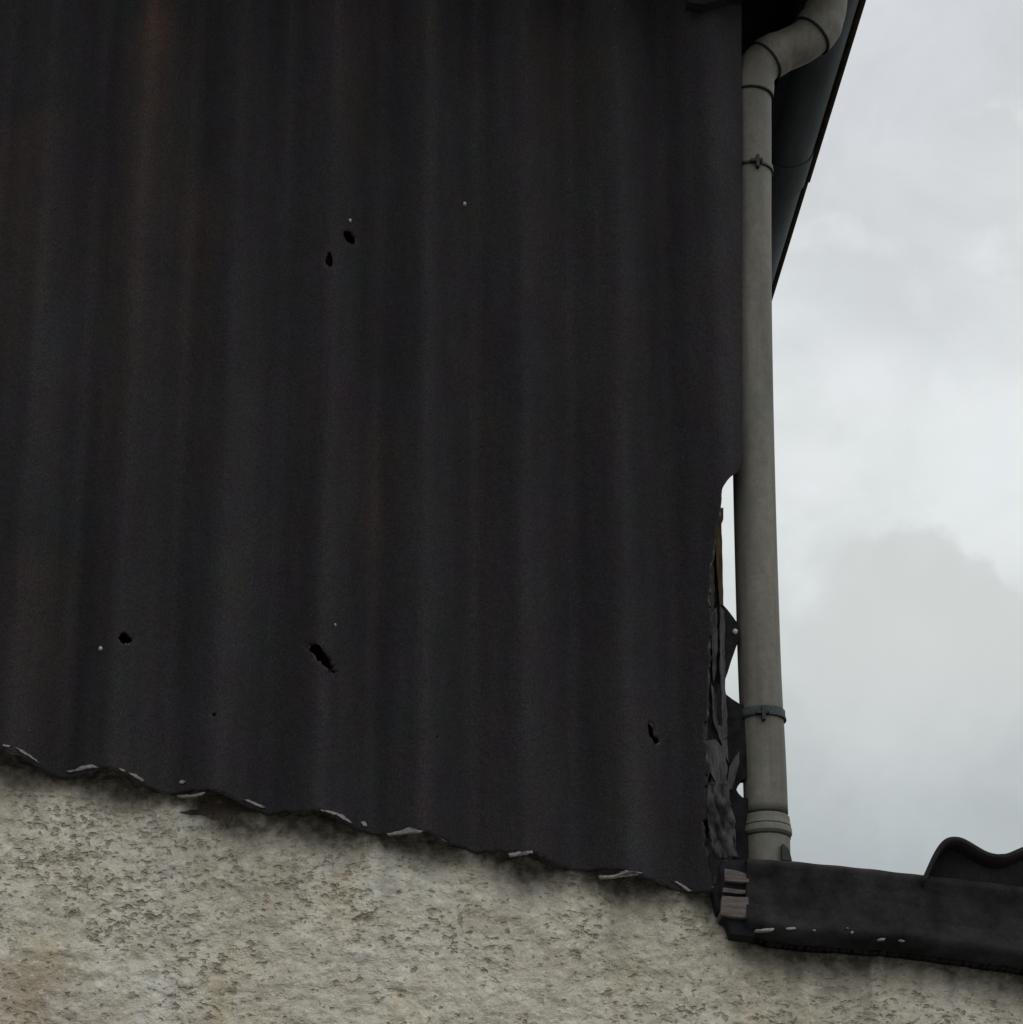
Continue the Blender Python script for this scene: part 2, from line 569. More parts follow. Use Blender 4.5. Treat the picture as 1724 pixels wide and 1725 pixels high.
# the sheet hangs a touch crooked near the torn corner
keep = ~(over[:-1, :-1] & over[1:, :-1] & over[:-1, 1:] & over[1:, 1:])
holes = [(590, 400, 11, 12, 0), (555, 437, 8, 15, 0.2), (212, 1075, 12, 10, 0), (543, 1106, 31, 10, -0.85),
         (1098, 1230, 6, 14, 0.1), (1106, 1246, 7, 9, 0), (360, 1203, 4, 4, 0), (735, 1240, 3.5, 3.5, 0)]
n_h = Noise(77)
rust = np.zeros_like(Xg)
gone = np.zeros(Xg.shape, bool)
for px, py, rx, rz, rot in holes:
    c = U(px, py, 0.02)
    c = U(px, py, float(wave(c.x)))
    dx, dz = Xg - c.x, Zg - c.z
    u, v = dx * math.cos(rot) + dz * math.sin(rot), -dx * math.sin(rot) + dz * math.cos(rot)
    th = np.arctan2(v / rz, u / rx)
    wob = 1 + 0.5 * (n_h.fbm(np.cos(th) * 1.6 + px, np.sin(th) * 1.6 + py, 3) - 0.5)
    r = np.sqrt((u / (rx * 1e-3)) ** 2 + (v / (rz * 1e-3)) ** 2) / wob
    cell = 4e-3 / (min(rx, rz) * 1e-3)
    near = (r > max(0.3, 1 - 0.7 * cell)) & (r < 1 + 0.7 * cell)
    k = np.where(near, 1.0 / np.maximum(r, 0.2), 1.0)
    Xg = np.where(near, c.x + dx * k, Xg)
    Zg = np.where(near, c.z + dz * k, Zg)
    gone |= r < 1 + 0.7 * cell
    keep &= ~((r < 1 + 0.7 * cell)[:-1, :-1] & (r < 1 + 0.7 * cell)[1:, :-1] & (r < 1 + 0.7 * cell)[:-1, 1:] & (r < 1 + 0.7 * cell)[1:, 1:])
    rust += 0.4 * np.exp(-np.maximum(r - 1, 0) * 1.5) * n_h.fbm(Xg * 60, Zg * 60, 3)


def streak(px, py, w, length, amt):
    """brown rust run below a point"""
    c = U(px, py, 0.02)
    dx = Xg - c.x + (n_h.fbm(Zg * 5, Xg * 0 + px, 3) - 0.5) * 0.03
    dz = c.z - Zg
    k = np.exp(-(dx / w) ** 2) * sstep(dz, -0.04, 0.01) * (1 - sstep(dz, 0.1 * length, length))
    return amt * k * (0.4 + 1.2 * n_h.fbm(Xg * 40, Zg * 18, 3))


for a in [(272, -60, 0.026, 0.5, 0.45), (255, 40, 0.05, 1.2, 0.30), (40, 200, 0.06, 0.6, 0.35), (330, 300, 0.035, 0.7, 0.3),
          (600, 0, 0.04, 0.5, 0.22), (640, 700, 0.05, 0.4, 0.2), (930, 30, 0.05, 0.4, 0.2), (70, 950, 0.07, 0.5, 0.25)]:
    rust += streak(*a)
me = grid_mesh("cladding", Xg, Yg, Zg, keep, {"rust": np.clip(rust, 0, 1)})
cladding = link("cladding", me, MAT["cladding"], building, True)
sol = cladding.modifiers.new("thickness", "SOLIDIFY")
sol.thickness = 0.0065
sol.offset = -1
me.materials.append(MAT["raw_edge"])
sol.material_offset_rim = 1
# Solidify must grow away from the viewer: sheet normals face -y
if sum(p.normal.y for p in me.polygons[:200]) > 0:
    me.flip_normals()


def on_sheet(px, py, off=0.0):
    p = U(px, py, 0.02)
    for _ in range(3):
        p = U(px, py, float(sheet_y(np.array([p.x]), np.array([p.z]))[0]) - off)
    return p


# pale broken lips along the bottom edge (photo outlines)
chips = [
    [(6, 1252), (18, 1256), (14, 1259), (5, 1256)],
    [(26, 1258), (38, 1262), (54, 1273), (68, 1285), (62, 1284), (48, 1275), (34, 1266)],
    [(112, 1298), (128, 1296), (138, 1288), (154, 1286), (166, 1293), (150, 1296), (130, 1300), (116, 1301)],
    [(200, 1292), (208, 1295), (212, 1300), (205, 1299)],
    [(217, 1300), (230, 1302), (243, 1315), (240, 1318), (228, 1310)],
    [(302, 1316), (307, 1312), (313, 1316), (309, 1321), (303, 1320)],
    [(298, 1339), (318, 1338), (346, 1333), (340, 1339), (318, 1343), (302, 1342)],
    [(408, 1345), (420, 1347), (448, 1359), (442, 1361), (418, 1352)],
    [(540, 1362), (560, 1365), (580, 1372), (594, 1387), (588, 1386), (570, 1375), (552, 1369)],
    [(608, 1383), (615, 1382), (619, 1392), (613, 1393)],
    [(652, 1403), (674, 1398), (690, 1392), (698, 1396), (713, 1399), (700, 1403), (672, 1405), (656, 1407)],
    [(857, 1437), (870, 1434), (897, 1432), (898, 1437), (876, 1440), (860, 1443)],
    [(1009, 1474), (1034, 1473), (1056, 1464), (1070, 1467), (1083, 1471), (1060, 1476), (1030, 1479), (1011, 1479)],
    [(1131, 1481), (1142, 1485), (1166, 1500), (1160, 1501), (1144, 1491)],
]
rnd = random.Random(9)
for poly in chips:
    cy_ = [np.mean([q[1] for q in poly if abs(q[0] - p[0]) < 14]) for p in poly]
    pts = rough_poly([(p[0], c + (p[1] - c) * 0.72) for p, c in zip(poly, cy_)], 4, 0.8, rnd)
    bm = bmesh.new()
    prism(bm, [on_sheet(a, b, 0.0030 + rnd.uniform(-0.0008, 0.0008)) for a, b in pts], 0.008)
    from_bm("edge_chip", bm, MAT["chip"], cladding)

# bolt heads
for px, py, r in ((783, 344, 3.2), (170, 1093, 3.6), (590, 372, 2.6), (565, 1053, 1.8)):
    c = on_sheet(px, py, 0.0015)
    bm = bmesh.new()
    prof = [(0.004, r), (0.0, r), (-0.0015, r * 0.9), (-0.004, r * 0.85), (-0.005, r * 0.3)]
    sweep(bm, [(c.x, c.y + y, c.z) for y, _ in prof], [q * 1e-3 for _, q in prof], 12)
    from_bm("fixing_bolt", bm, MAT["bolt"], cladding, True)

# inner wall behind the sheets, side wall, corner -------------------------------
XS = U(1221, 1000, 0.03).x                   # plane of the side wall
bm = bmesh.new()
zb = [float(z_edge(x)) + 0.06 for x in (-5.2, XS - 0.03)]
prism(bm, [(-5.2, WALL_Y + 0.012, zb[0]), (XS - 0.03, WALL_Y + 0.012, zb[1]), (XS - 0.03, WALL_Y + 0.012, Z_TOP), (-5.2, WALL_Y + 0.012, Z_TOP)], 0.2)
from_bm("inner_wall", bm, MAT["brick"], building)

Z_LOW = U(1240, 1500, 0.02).z
ys = np.arange(0.075, 5.6, 0.02)
zs = np.linspace(Z_LOW - 0.1, Z_TOP - 0.12, 30)
Yv, Zv = np.meshgrid(ys, zs)
Xv = XS - 0.035 + 0.020 * np.cos(2 * np.pi * Yv / PITCH_M)
me = grid_mesh("side_wall", Xv, Yv, Zv, None, {"rust": np.zeros_like(Xv)})
sw = link("side_wall", me, MAT["cladding"], building, True)
mo = sw.modifiers.new("thickness", "SOLIDIFY")
mo.thickness = 0.0065


def frayed(name, m, poly, yf, depth, parent, step=9, amp=1.0, seed=1):
    bm = bmesh.new()
    prism(bm, [U(a, b, yf) for a, b in rough_poly(poly, step, amp, random.Random(seed))], depth)
    return from_bm(name, bm, m, parent)


# corner post with its flaking strips, seen where the sheet is torn off
post = frayed("corner_post", MAT["post"], [(1186, 770), (1214, 770), (1216, 1020), (1222, 1180), (1226, 1300), (1228, 1460), (1180, 1460)],
              0.066, 0.06, building, 14, 0.8, 3)
frayed("amber_strip", MAT["amber_timber"], [(1211, 838), (1214, 838), (1214, 856), (1219, 855), (1219, 874), (1216, 876), (1217, 930), (1219, 1018), (1213, 1020), (1208, 960), (1205, 905)],
       0.046, 0.018, post, 10, 0.6, 4)
strips = [
    [(1196, 945), (1201, 940), (1204, 985), (1203, 1030), (1198, 1026), (1196, 990)],
    [(1200, 1030), (1208, 1022), (1209, 1080), (1206, 1135), (1202, 1150), (1199, 1090)],
    [(1213, 1020), (1221, 1030), (1221, 1090), (1222, 1150), (1223, 1180), (1217, 1200), (1213, 1120)],
    [(1198, 1150), (1203, 1160), (1206, 1205), (1211, 1222), (1220, 1222), (1226, 1255), (1228, 1285), (1221, 1270), (1210, 1235), (1202, 1215)],
    [(1183, 1150), (1190, 1160), (1192, 1220), (1193, 1260), (1186, 1290), (1182, 1220)],
    [(1184, 1250), (1206, 1245), (1222, 1262), (1226, 1300), (1214, 1330), (1196, 1300), (1190, 1340), (1185, 1340)],
    [(1198, 1290), (1216, 1280), (1226, 1320), (1220, 1360), (1212, 1400), (1200, 1372), (1197, 1335)],
    [(1216, 1170), (1224, 1172), (1226, 1240), (1218, 1245)],
]
for k, s in enumerate(strips):
    frayed("timber_strip", MAT["timber"], s, 0.050 - 0.003 * (k % 3), 0.012, post, 8, 1.0, 20 + k)
# the crumpled piece of flashing at the foot of the corner
nf = Noise(55)
uu, vv = np.meshgrid(np.linspace(0, 1, 46), np.linspace(0, 1, 46))
lx = np.interp(vv, [0, .3, .6, .85, 1], [1190, 1191, 1194, 1200, 1212])
rx = np.interp(vv, [0, .3, .5, .8, 1], [1224, 1230, 1236, 1242, 1244])
PXf = lx + (rx - lx) * uu + (nf.fbm(uu * 3, vv * 6) - 0.5) * 9
PYf = 1318 + 128 * vv + (nf.fbm(uu * 5 + 9, vv * 3) - 0.5) * 8
Yf = 0.036 + (nf.fbm(uu * 3.2 + 3, vv * 4.2, 2, 0.45) - 0.5) * 0.045
flat = [U(a, b, y) for a, b, y in zip(PXf.ravel(), PYf.ravel(), Yf.ravel())]
arr = np.array([tuple(p) for p in flat]).reshape(46, 46, 3)
me = grid_mesh("corner_flashing", arr[..., 0], arr[..., 1], arr[..., 2])
cf = link("corner_flashing", me, MAT["flashing"], building, True)
mo = cf.modifiers.new("thickness", "SOLIDIFY")
mo.thickness = 0.003
# black felt flaps poking out between the wall and the pipe
frayed("felt_flap", MAT["felt"], [(1206, 1012), (1217, 1017), (1226, 1027), (1236, 1040), (1243, 1050), (1245, 1078), (1241, 1088), (1237, 1100), (1229, 1124), (1223, 1142), (1210, 1150)],
       0.060, 0.02, building, 9, 0.5, 41)
frayed("felt_flap", MAT["felt"], [(1210, 1160), (1224, 1170), (1233, 1177), (1247, 1186), (1262, 1190), (1262, 1312), (1250, 1313), (1246, 1318), (1241, 1330), (1244, 1336), (1251, 1343), (1266, 1346),
                                  (1266, 1470), (1206, 1470)], 0.067, 0.02, building, 9, 0.4, 42)
frayed("felt_flap", MAT["flashing"], [(1229, 1292), (1238, 1276), (1246, 1266), (1246, 1284), (1239, 1310), (1233, 1330), (1224, 1326)],
       0.050, 0.006, building, 9, 0.8, 43)

# eaves and roof -----------------------------------------------------------------
GY = 0.10                                    # depth of the gutter outlet
lip = U(1472, -70, GY)                       # outer lip of the gutter at that depth
GR = 0.058
GX, GZ = lip.x - GR - 0.006, lip.z
roof = empty("roof", (0, 0, 0), None, None)
roof.parent = building
roof.matrix_parent_inverse = Matrix.Translation(-building.location)
xr = np.linspace(GX - 0.02, -5.4, 40)
yr = np.arange(-0.42, 5.7, 0.02)  # unseen front overhang lengthened to shade the upper pipe
Xr, Yr = np.meshgrid(xr, yr)
Zr = GZ + 0.05 + (GX - Xr) * math.tan(math.radians(17)) + 0.022 * np.cos(2 * np.pi * Yr / 0.17)
C.objects.unlink(roof)
bpy.data.objects.remove(roof)
roof = link("roof", grid_mesh("roof", Xr, Yr, Zr, None, {"rust": np.zeros_like(Xr)}), MAT["cladding"], building, True)
mo = roof.modifiers.new("thickness", "SOLIDIFY")
mo.thickness = 0.0065
bm = bmesh.new()
sl = math.tan(math.radians(17))
xa, xb = GX - GR - 0.02, -5.3
prism(bm, [(xa, -0.40, GZ + 0.02), (xb, -0.40, GZ + 0.02 + (xa - xb) * sl), (xb, -0.40, GZ - 0.10 + (xa - xb) * sl), (xa, -0.40, GZ - 0.03)], 0.03)
from_bm("bargeboard", bm, MAT["black_timber"], roof)
bm = bmesh.new()
box(bm, XS - 0.06, GX - GR - 0.004, -0.36, 5.6, GZ + 0.0, GZ + 0.02)
box(bm, GX - GR - 0.024, GX - GR - 0.004, -0.36, 5.6, GZ - 0.11, GZ - 0.004)
from_bm("soffit", bm, MAT["black_timber"], building)
# black block over the top of the wall beside the eaves
a, b = U(1156, 12, -0.012), U(1250, 4, -0.012)
bm = bmesh.new()
prism(bm, [(a.x, -0.03, a.z), (a.x + 0.03, -0.03, a.z - 0.004), (b.x - 0.02, -0.03, b.z + 0.001), (b.x, -0.03, b.z), (b.x, -0.03, b.z + 0.14), (a.x, -0.03, a.z + 0.14)], 0.028)
from_bm("eaves_block", bm, MAT["black_timber"], building)

# ------------------------------------------------------------------ roughcast wall
n_w, n_w2 = Noise(101), Noise(202)
xL, xR_ = U(-40, 1500, WALL_Y).x, U(1760, 1500, WALL_Y).x
zLow = U(800, 1780, WALL_Y).z
xs = np.concatenate([np.linspace(-6, xL - 0.6, 160)[:-1], np.arange(xL - 0.6, xL, 0.006), np.arange(xL, xR_, 0.0028), np.arange(xR_, xR_ + 0.6, 0.006), np.linspace(xR_ + 0.606, 5, 160)])
fasc_bot = [U(a, b, WALL_Y) for a, b in ((1210, 1560), (1265, 1568), (1300, 1580), (1530, 1598), (1724, 1626))]


def wall_top(x):
    t1 = z_edge(x) + 0.10
    t2 = np.interp(x, [p.x for p in fasc_bot], [p.z for p in fasc_bot]) + 0.05
    return np.where(x < XS + 0.01, t1, np.minimum(t1, t2))


top = np.convolve(np.pad(wall_top(xs), 6, mode="edge"), np.ones(13) / 13, "valid")
top = np.where(np.abs(xs) > 1.5, wall_top(xs), top)
nf_ = int((U(600, 1200, WALL_Y).z - zLow) / 0.0025)
tv = np.concatenate([np.linspace(0, 0.86, 60)[:-1], np.linspace(0.86, 1, 280)])
# rows: coarse below the frame, fine inside it
rows = []
z_c = np.linspace(0, zLow, 150)[:-1]
n_f = 330
Xw, _ = np.meshgrid(xs, np.arange(len(z_c) + n_f))
Zw = np.zeros_like(Xw)
Zw[:len(z_c)] = z_c[:, None]
Zw[len(z_c):] = (zLow + (top.max() - zLow) * np.linspace(0, 1, n_f) ** 1.0)[:, None]
above = Zw > top[None, :]
Zw = np.minimum(Zw, top[None, :])
# uneven hand-thrown surface
lump = n_w2.fbm(Xw * 40 + 4, Zw * 60, 4, 0.55) - 0.5
rise = n_w.fbm(Xw * 5, Zw * 5, 3) - 0.5
Yw = WALL_Y - rise * 0.010 - lump * 0.013
# ragged mossy grime along the sheets, with shade under the fascia painted in
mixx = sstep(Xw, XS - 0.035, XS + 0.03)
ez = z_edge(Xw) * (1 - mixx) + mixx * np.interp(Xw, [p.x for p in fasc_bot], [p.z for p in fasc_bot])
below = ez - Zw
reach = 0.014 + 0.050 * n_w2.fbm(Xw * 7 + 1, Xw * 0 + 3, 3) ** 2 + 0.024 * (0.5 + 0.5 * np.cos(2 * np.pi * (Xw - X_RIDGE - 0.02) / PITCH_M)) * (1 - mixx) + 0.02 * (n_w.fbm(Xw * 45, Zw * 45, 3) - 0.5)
reach = reach + 0.034 * mixx - 0.03 * np.exp(-((Xw - U(335, 1365, WALL_Y).x) / 0.05) ** 2)  # widened below the fascia to paint in its brownish shadow
dirt_shade = 1 - sstep(below, reach * 0.2 - 0.004, reach + 0.034)
dirt_shade *= 0.95
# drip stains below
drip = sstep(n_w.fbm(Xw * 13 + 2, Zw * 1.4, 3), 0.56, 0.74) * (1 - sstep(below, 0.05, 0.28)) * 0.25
dirt_shade = np.clip(dirt_shade + drip, 0, 1)
brown = np.zeros_like(Xw)
for px, py, rx_, rz_, am in ((40, 1680, 0.10, 0.055, 1.0), (120, 1700, 0.09, 0.03, 0.6), (815, 1560, 0.05, 0.03, 0.45), (600, 1660, 0.03, 0.06, 0.4), (275, 1580, 0.03, 0.04, 0.3), (250, 1610, 0.06, 0.02, 0.3), (950, 1640, 0.1, 0.03, 0.25)):
    c = U(px, py, WALL_Y)
    r = np.sqrt(((Xw - c.x) / rx_) ** 2 + ((Zw - c.z) / rz_) ** 2) + (n_w.fbm(Xw * 16, Zw * 20, 4) - 0.5) * 1.5
    brown = np.maximum(brown, am * (1 - sstep(r, 0.2, 1.35)))
# a torn-off scab of render (photo outline)
scab = [(298, 1369), (318, 1365), (336, 1364), (345, 1350), (366, 1338), (400, 1340), (442, 1352), (450, 1364), (412, 1367), (394, 1370), (388, 1382), (386, 1394), (380, 1386), (376, 1379), (360, 1381), (350, 1376), (338, 1371), (318, 1370)]
Yw = Yw + brown * 0.002
me = grid_mesh("rendered_wall", Xw, Yw, Zw, ~(above[:-1, :-1] & above[:-1, 1:]), {"dirt_shade": dirt_shade, "brown": brown})
if sum(p.normal.y for p in me.polygons[:200]) > 0:
    me.flip_normals()
# give the wall its thickness: back, top and ends
bm = bmesh.new()
bm.from_mesh(me)
be = [e for e in bm.edges if e.is_boundary]
ret = bmesh.ops.extrude_edge_only(bm, edges=be)
for v in [g for g in ret["geom"] if isinstance(g, bmesh.types.BMVert)]:
    v.co.y = WALL_Y + 0.24
bm.to_mesh(me)
bm.free()
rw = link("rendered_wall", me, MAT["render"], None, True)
frayed("bare_patch", MAT["earth"], scab, WALL_Y - 0.005, 0.02, rw, 6, 1.0, 91)
tag(rw, "pale grey pitted roughcast wall with dirty ragged top edge under the dark cladding", "wall", kind="thing")

# ------------------------------------------------------------------ downpipe
PY_ = 0.085
R0 = 0.0365
pipe_c = [(1266.0, 160), (1266.0, 250), (1265.5, 400), (1266, 525), (1268.5, 700), (1273, 900), (1280, 1130), (1287, 1270), (1291, 1372), (1293.5, 1470)]
downpipe = empty("downpipe", U(1293, 1470, PY_), "grey brown plastic downpipe with swan neck bend at the torn corner of the corrugated wall", "downpipe")
cp = [U(a, b, PY_) for a, b in pipe_c]


def axis(py):
    return U(float(np.interp(py, [b for _, b in pipe_c], [a for a, _ in pipe_c])), py, PY_)


path = spline(cp[:9], 8)
bm = bmesh.new()
sweep(bm, path, [R0] * len(path), 48)
from_bm("pipe", bm, MAT["pipe"], downpipe, True)


def sleeve(name, m, pys, rads, parent, seg=48):
    bm = bmesh.new()
    sweep(bm, [axis(p) for p in pys], rads, seg)
    o = from_bm(name, bm, m, parent, True)
    o.data.set_sharp_from_angle(angle=math.radians(35)) if hasattr(o.data, "set_sharp_from_angle") else None
    return o


# foot socket
sleeve("socket", MAT["pipe"], [1377, 1378.5, 1383, 1388, 1390, 1396, 1399, 1407, 1409, 1411, 1470],
       [0.0366, 0.0385, 0.0392, 0.0392, 0.0402, 0.0402, 0.0420, 0.0420, 0.0400, 0.0384, 0.0378], downpipe)
sleeve("joint_shade", MAT["lip_shade"], [1393.5, 1394.2, 1395.6, 1396.2], [0.036, 0.0405, 0.0405, 0.036], downpipe)
sleeve("joint_shade", MAT["lip_shade"], [1410, 1411, 1413.5, 1414], [0.036, 0.0396, 0.0396, 0.036], downpipe)
c = axis(1432)
bm = bmesh.new()
prism(bm, [(c.x + 0.018, c.y - 0.044, c.z - 0.03), (c.x + 0.034, c.y - 0.044, c.z - 0.03), (c.x + 0.030, c.y - 0.044, c.z - 0.012), (c.x + 0.021, c.y - 0.044, c.z - 0.002), (c.x + 0.018, c.y - 0.044, c.z - 0.003)], 0.015)
from_bm("socket_lug", bm, MAT["dark_metal"], downpipe)

# swan neck: three bends, each with a socket end
neck = [(1266.5, 172), (1267.5, 150), (1272, 126), (1285, 106), (1306, 92), (1330, 82), (1354, 70), (1374, 52), (1388, 26), (1393, -6), (1396, -40), (1397, -58)]
nk = [U(a, b, PY_ + (0.012 * k / 11)) for k, (a, b) in enumerate(neck)]
npth = spline(nk, 8)
L = len(npth)


def cut(i0, i1, r_start, r_mid, name):
    """one bend piece; its lower end is a wider socket"""
    pts, rd = [], []
    for i in range(i0, i1 + 1):
        pts.append(npth[i])
        k = i - i0
        rd.append(r_start if k < 7 else r_mid + (r_start - r_mid) * max(0, 1 - (k - 7) / 3))
    bm = bmesh.new()
    sweep(bm, pts, rd, 48)
    o = from_bm(name, bm, MAT["pipe"], downpipe, True)
    o.data.set_sharp_from_angle(angle=math.radians(35)) if hasattr(o.data, "set_sharp_from_angle") else None


def shade_at(i, r):  # dark ring in place of the shadow under a socket lip
    t = (npth[i + 1] - npth[i - 1]).normalized()
    bm = bmesh.new()
    sweep(bm, [npth[i] - t * 0.0028, npth[i] - t * 0.0025, npth[i] + t * 0.0012, npth[i] + t * 0.0015], [r - 0.006, r, r, r - 0.006], 48)
    from_bm("joint_shade", bm, MAT["lip_shade"], downpipe)


cut(3, 26, 0.0400, 0.0375, "pipe_bend")
cut(26, 53, 0.0405, 0.0385, "pipe_bend")
cut(53, L - 1, 0.0425, 0.0392, "pipe_bend")
shade_at(3, 0.0403)
shade_at(26, 0.0409)
shade_at(53, 0.0429)


# wall brackets
def bracket(py, h, ears, m="clip"):
    hh = h / 2
    o = sleeve("bracket", MAT[m], [py - hh, py - hh + 1, py + hh - 1, py + hh], [R0 + 0.0004, R0 + 0.0028, R0 + 0.0030, R0 + 0.0004], downpipe)
    c = axis(py)
    bm = bmesh.new()
    sweep(bm, [axis(py + hh - 3), axis(py + hh - 2), axis(py + hh + 1.2), axis(py + hh + 2)], [R0, R0 + 0.0042, R0 + 0.0042, R0], 48)
    from_bm("band_rim", bm, MAT["dark_metal"], o)
    # stand-off back to the side wall
    bm = bmesh.new()
    sweep(bm, [(XS - 0.03, c.y + 0.02, c.z), (c.x - 0.02, c.y + 0.02, c.z)], [0.008, 0.008], 12)
    box(bm, XS - 0.022, XS - 0.014, c.y - 0.025, c.y + 0.05, c.z - 0.03, c.z + 0.03)
    from_bm("stand_off", bm, MAT["dark_metal"], o)
    if ears:
        ex, ez = ears
        p = U(ex, ez, c.y - R0 - 0.010)
        bm = bmesh.new()
        box(bm, p.x - 0.013, p.x + 0.006, p.y, p.y + 0.016, p.z - 0.003, p.z + 0.002)
        box(bm, p.x - 0.003, p.x + 0.003, p.y - 0.002, p.y + 0.014, p.z - 0.014, p.z + 0.009)
        sweep(bm, [(p.x + 0.004, p.y + 0.004, p.z + 0.001), (p.x + 0.009, p.y + 0.004, p.z + 0.001)], [0.0042, 0.0042], 8)
        from_bm("screw", bm, MAT["dark_metal"], o)


bracket(286, 9, (1277, 268), "pipe")
bracket(1207, 15, (1287, 1198))
# small bright bolt on the black flap beside the pipe
p = U(1239, 1063, 0.056)
bm = bmesh.new()
sweep(bm, [(p.x, p.y + 0.01, p.z), (p.x, p.y, p.z), (p.x, p.y - 0.003, p.z)], [0.0045, 0.0045, 0.002], 10)
o = from_bm("bolt", bm, MAT["bolt"], building)

# ------------------------------------------------------------------ eaves gutter
gutter = empty("eaves_gutter", (GX, GY, GZ - GR), "dark half round gutter with brown lip running back along the upper eaves", "gutter")


def trough(name, y0, y1, r, th, m, extra=0.0):
    bm = bmesh.new()
    ang = [math.pi + math.pi * k / 24 for k in range(25)]
    sec = [(GX + r * math.cos(a), GZ + r * math.sin(a)) for a in ang]
    sec += [(GX + (r - th) * math.cos(a), GZ + (r - th) * math.sin(a)) for a in ang[::-1]]
    prism(bm, [(x, y0, z) for x, z in sec], y1 - y0)
    return from_bm(name, bm, m, gutter)


trough("trough", -0.38, 5.6, GR, 0.003, MAT["gutter"])
YU = None
# union joint: the small step seen in the edge of the gutter
for y in np.arange(0.2, 4, 0.01):
    v = Vector((GX + GR, y, GZ)) - CAM
    if PH / 2 - F * v.dot(UPV) / v.dot(FWD) > 292:
        YU = float(y)
        break
trough("union_bracket", YU - 0.13, YU, GR + 0.0035, 0.003, MAT["gutter"])
bm = bmesh.new()
box(bm, GX + GR + 0.0036, GX + GR + 0.0108, -0.382, YU, GZ - 0.018, GZ + 0.008)
from_bm("union_clip", bm, MAT["gutter_lip"], gutter)
bm = bmesh.new()
box(bm, GX + GR + 0.0005, GX + GR + 0.0085, -0.38, 5.6, GZ - 0.016, GZ + 0.006)
from_bm("lip", bm, MAT["gutter_lip"], gutter)
bm = bmesh.new()
ang = [math.pi + math.pi * k / 24 for k in range(25)]
prism(bm, [(GX + (GR + 0.002) * math.cos(a), -0.386, GZ + (GR + 0.002) * math.sin(a)) for a in ang], 0.005)
from_bm("stop_end", bm, MAT["gutter"], gutter)

# ------------------------------------------------------------------ lower roof at the right
lower = empty("lower_roof", U(1500, 1600, 0.03), "low roof edge with dark fascia and corrugated sheet at the foot of the downpipe", "roof")
top_px = [(1258, 1449), (1300, 1450), (1345, 1455), (1450, 1465), (1560, 1478), (1724, 1497), (2600, 1600), (4200, 1790)]
bot_px = [(1262, 1562), (1300, 1575), (1380, 1583), (1530, 1593), (1640, 1608), (1724, 1620), (2600, 1745), (4200, 1975)]
FY = 0.0
us = np.concatenate([np.linspace(1258, 1760, 150), np.linspace(1770, 4200, 60)])
prof = [(0.0, 0.030), (0.0, 0.012), (0.01, 0.002), (0.05, 0.0), (0.12, 0.003), (0.22, 0.007), (0.4, 0.010), (0.6, 0.011), (0.75, 0.008), (0.86, 0.003), (0.90, 0.007), (0.95, 0.016), (1.0, 0.030), (1.0, 0.060)]
prof_v, prof_y = [0.0, 0.0], [0.05, 0.02]
for v in np.linspace(0, 1, 44):
    prof_v.append(v)
    prof_y.append(float(np.interp(v, [a for a, _ in prof[1:]], [b for _, b in prof[1:]])))
prof_v += [1.0, 1.0]
prof_y += [0.035, 0.062]
nfz = Noise(12)
Xq, Yq, Zq = [], [], []
for v, y in zip(prof_v, prof_y):
    rX, rY, rZ = [], [], []
    for u in us:
        pt = U(u, float(np.interp(u, [a for a, _ in top_px], [b for _, b in top_px])), FY)
        pb = U(u, float(np.interp(u, [a for a, _ in bot_px], [b for _, b in bot_px])), FY)
        q = pt.lerp(pb, v)
        jz = (nfz.fbm(np.array(u / 23.0), np.array(1.5 + 3 * (v > 0.5)), 3) - 0.5) * (0.003 if v > 0.5 else 0.0012)
        rX.append(q.x)
        rY.append(FY + y + float(nfz.fbm(np.array(u / 60.0), np.array(v * 3.0), 4) - 0.5) * 0.010 * (0.02 < v < 0.98))
        rZ.append(q.z + float(jz) * (1 if v in (0.0,) or v > 0.9 else 0.3))
    Xq.append(rX)
    Yq.append(rY)
    Zq.append(rZ)
me = grid_mesh("fascia", np.array(Xq), np.array(Yq), np.array(Zq))
fascia = link("fascia", me, MAT["fascia"], lower, True)
mo = fascia.modifiers.new("thickness", "SOLIDIFY")
mo.thickness = 0.005
# brown worn top lip
bm = bmesh.new()
lp = [U(u, float(np.interp(u, [a for a, _ in top_px], [b for _, b in top_px])), 0.012) for u in np.linspace(1330, 1760, 60)]
sweep(bm, lp, [0.0028 + 0.0004 * math.sin(k * 0.7) for k in range(60)], 10)
from_bm("fascia_lip", bm, MAT["fascia_lip"], fascia, True)
# small pale slivers along its lower seam
slivers = [[(1272, 1567), (1280, 1565), (1292, 1562.5), (1303, 1562), (1305, 1565), (1300, 1568), (1286, 1568.5), (1276, 1569)],
          [(1324, 1563), (1330, 1561), (1340, 1561.5), (1342, 1564), (1336, 1566), (1326, 1566)],
          [(1369, 1567), (1372, 1564.5), (1375, 1566), (1374, 1569)],
          [(1433, 1570), (1436, 1567), (1439, 1570), (1436, 1574)],
          [(1479, 1582), (1485, 1579.5), (1492, 1580), (1491, 1583), (1482, 1584)],
          [(1514, 1583), (1519, 1582), (1525, 1585), (1521, 1586)],
          [(1425, 1563), (1429, 1562), (1430, 1564.5)]]
for poly in slivers:
    bm = bmesh.new()
    prism(bm, [U(a, b, float(np.interp(b, [1560, 1590], [-0.0032, -0.0032]))) for a, b in rough_poly([(q[0], np.mean([w[1] for w in poly]) + 0.7 * (q[1] - np.mean([w[1] for w in poly]))) for q in poly], 4, 0.7, rnd)], 0.012)
    from_bm("pale_sliver", bm, MAT["chip"], fascia)

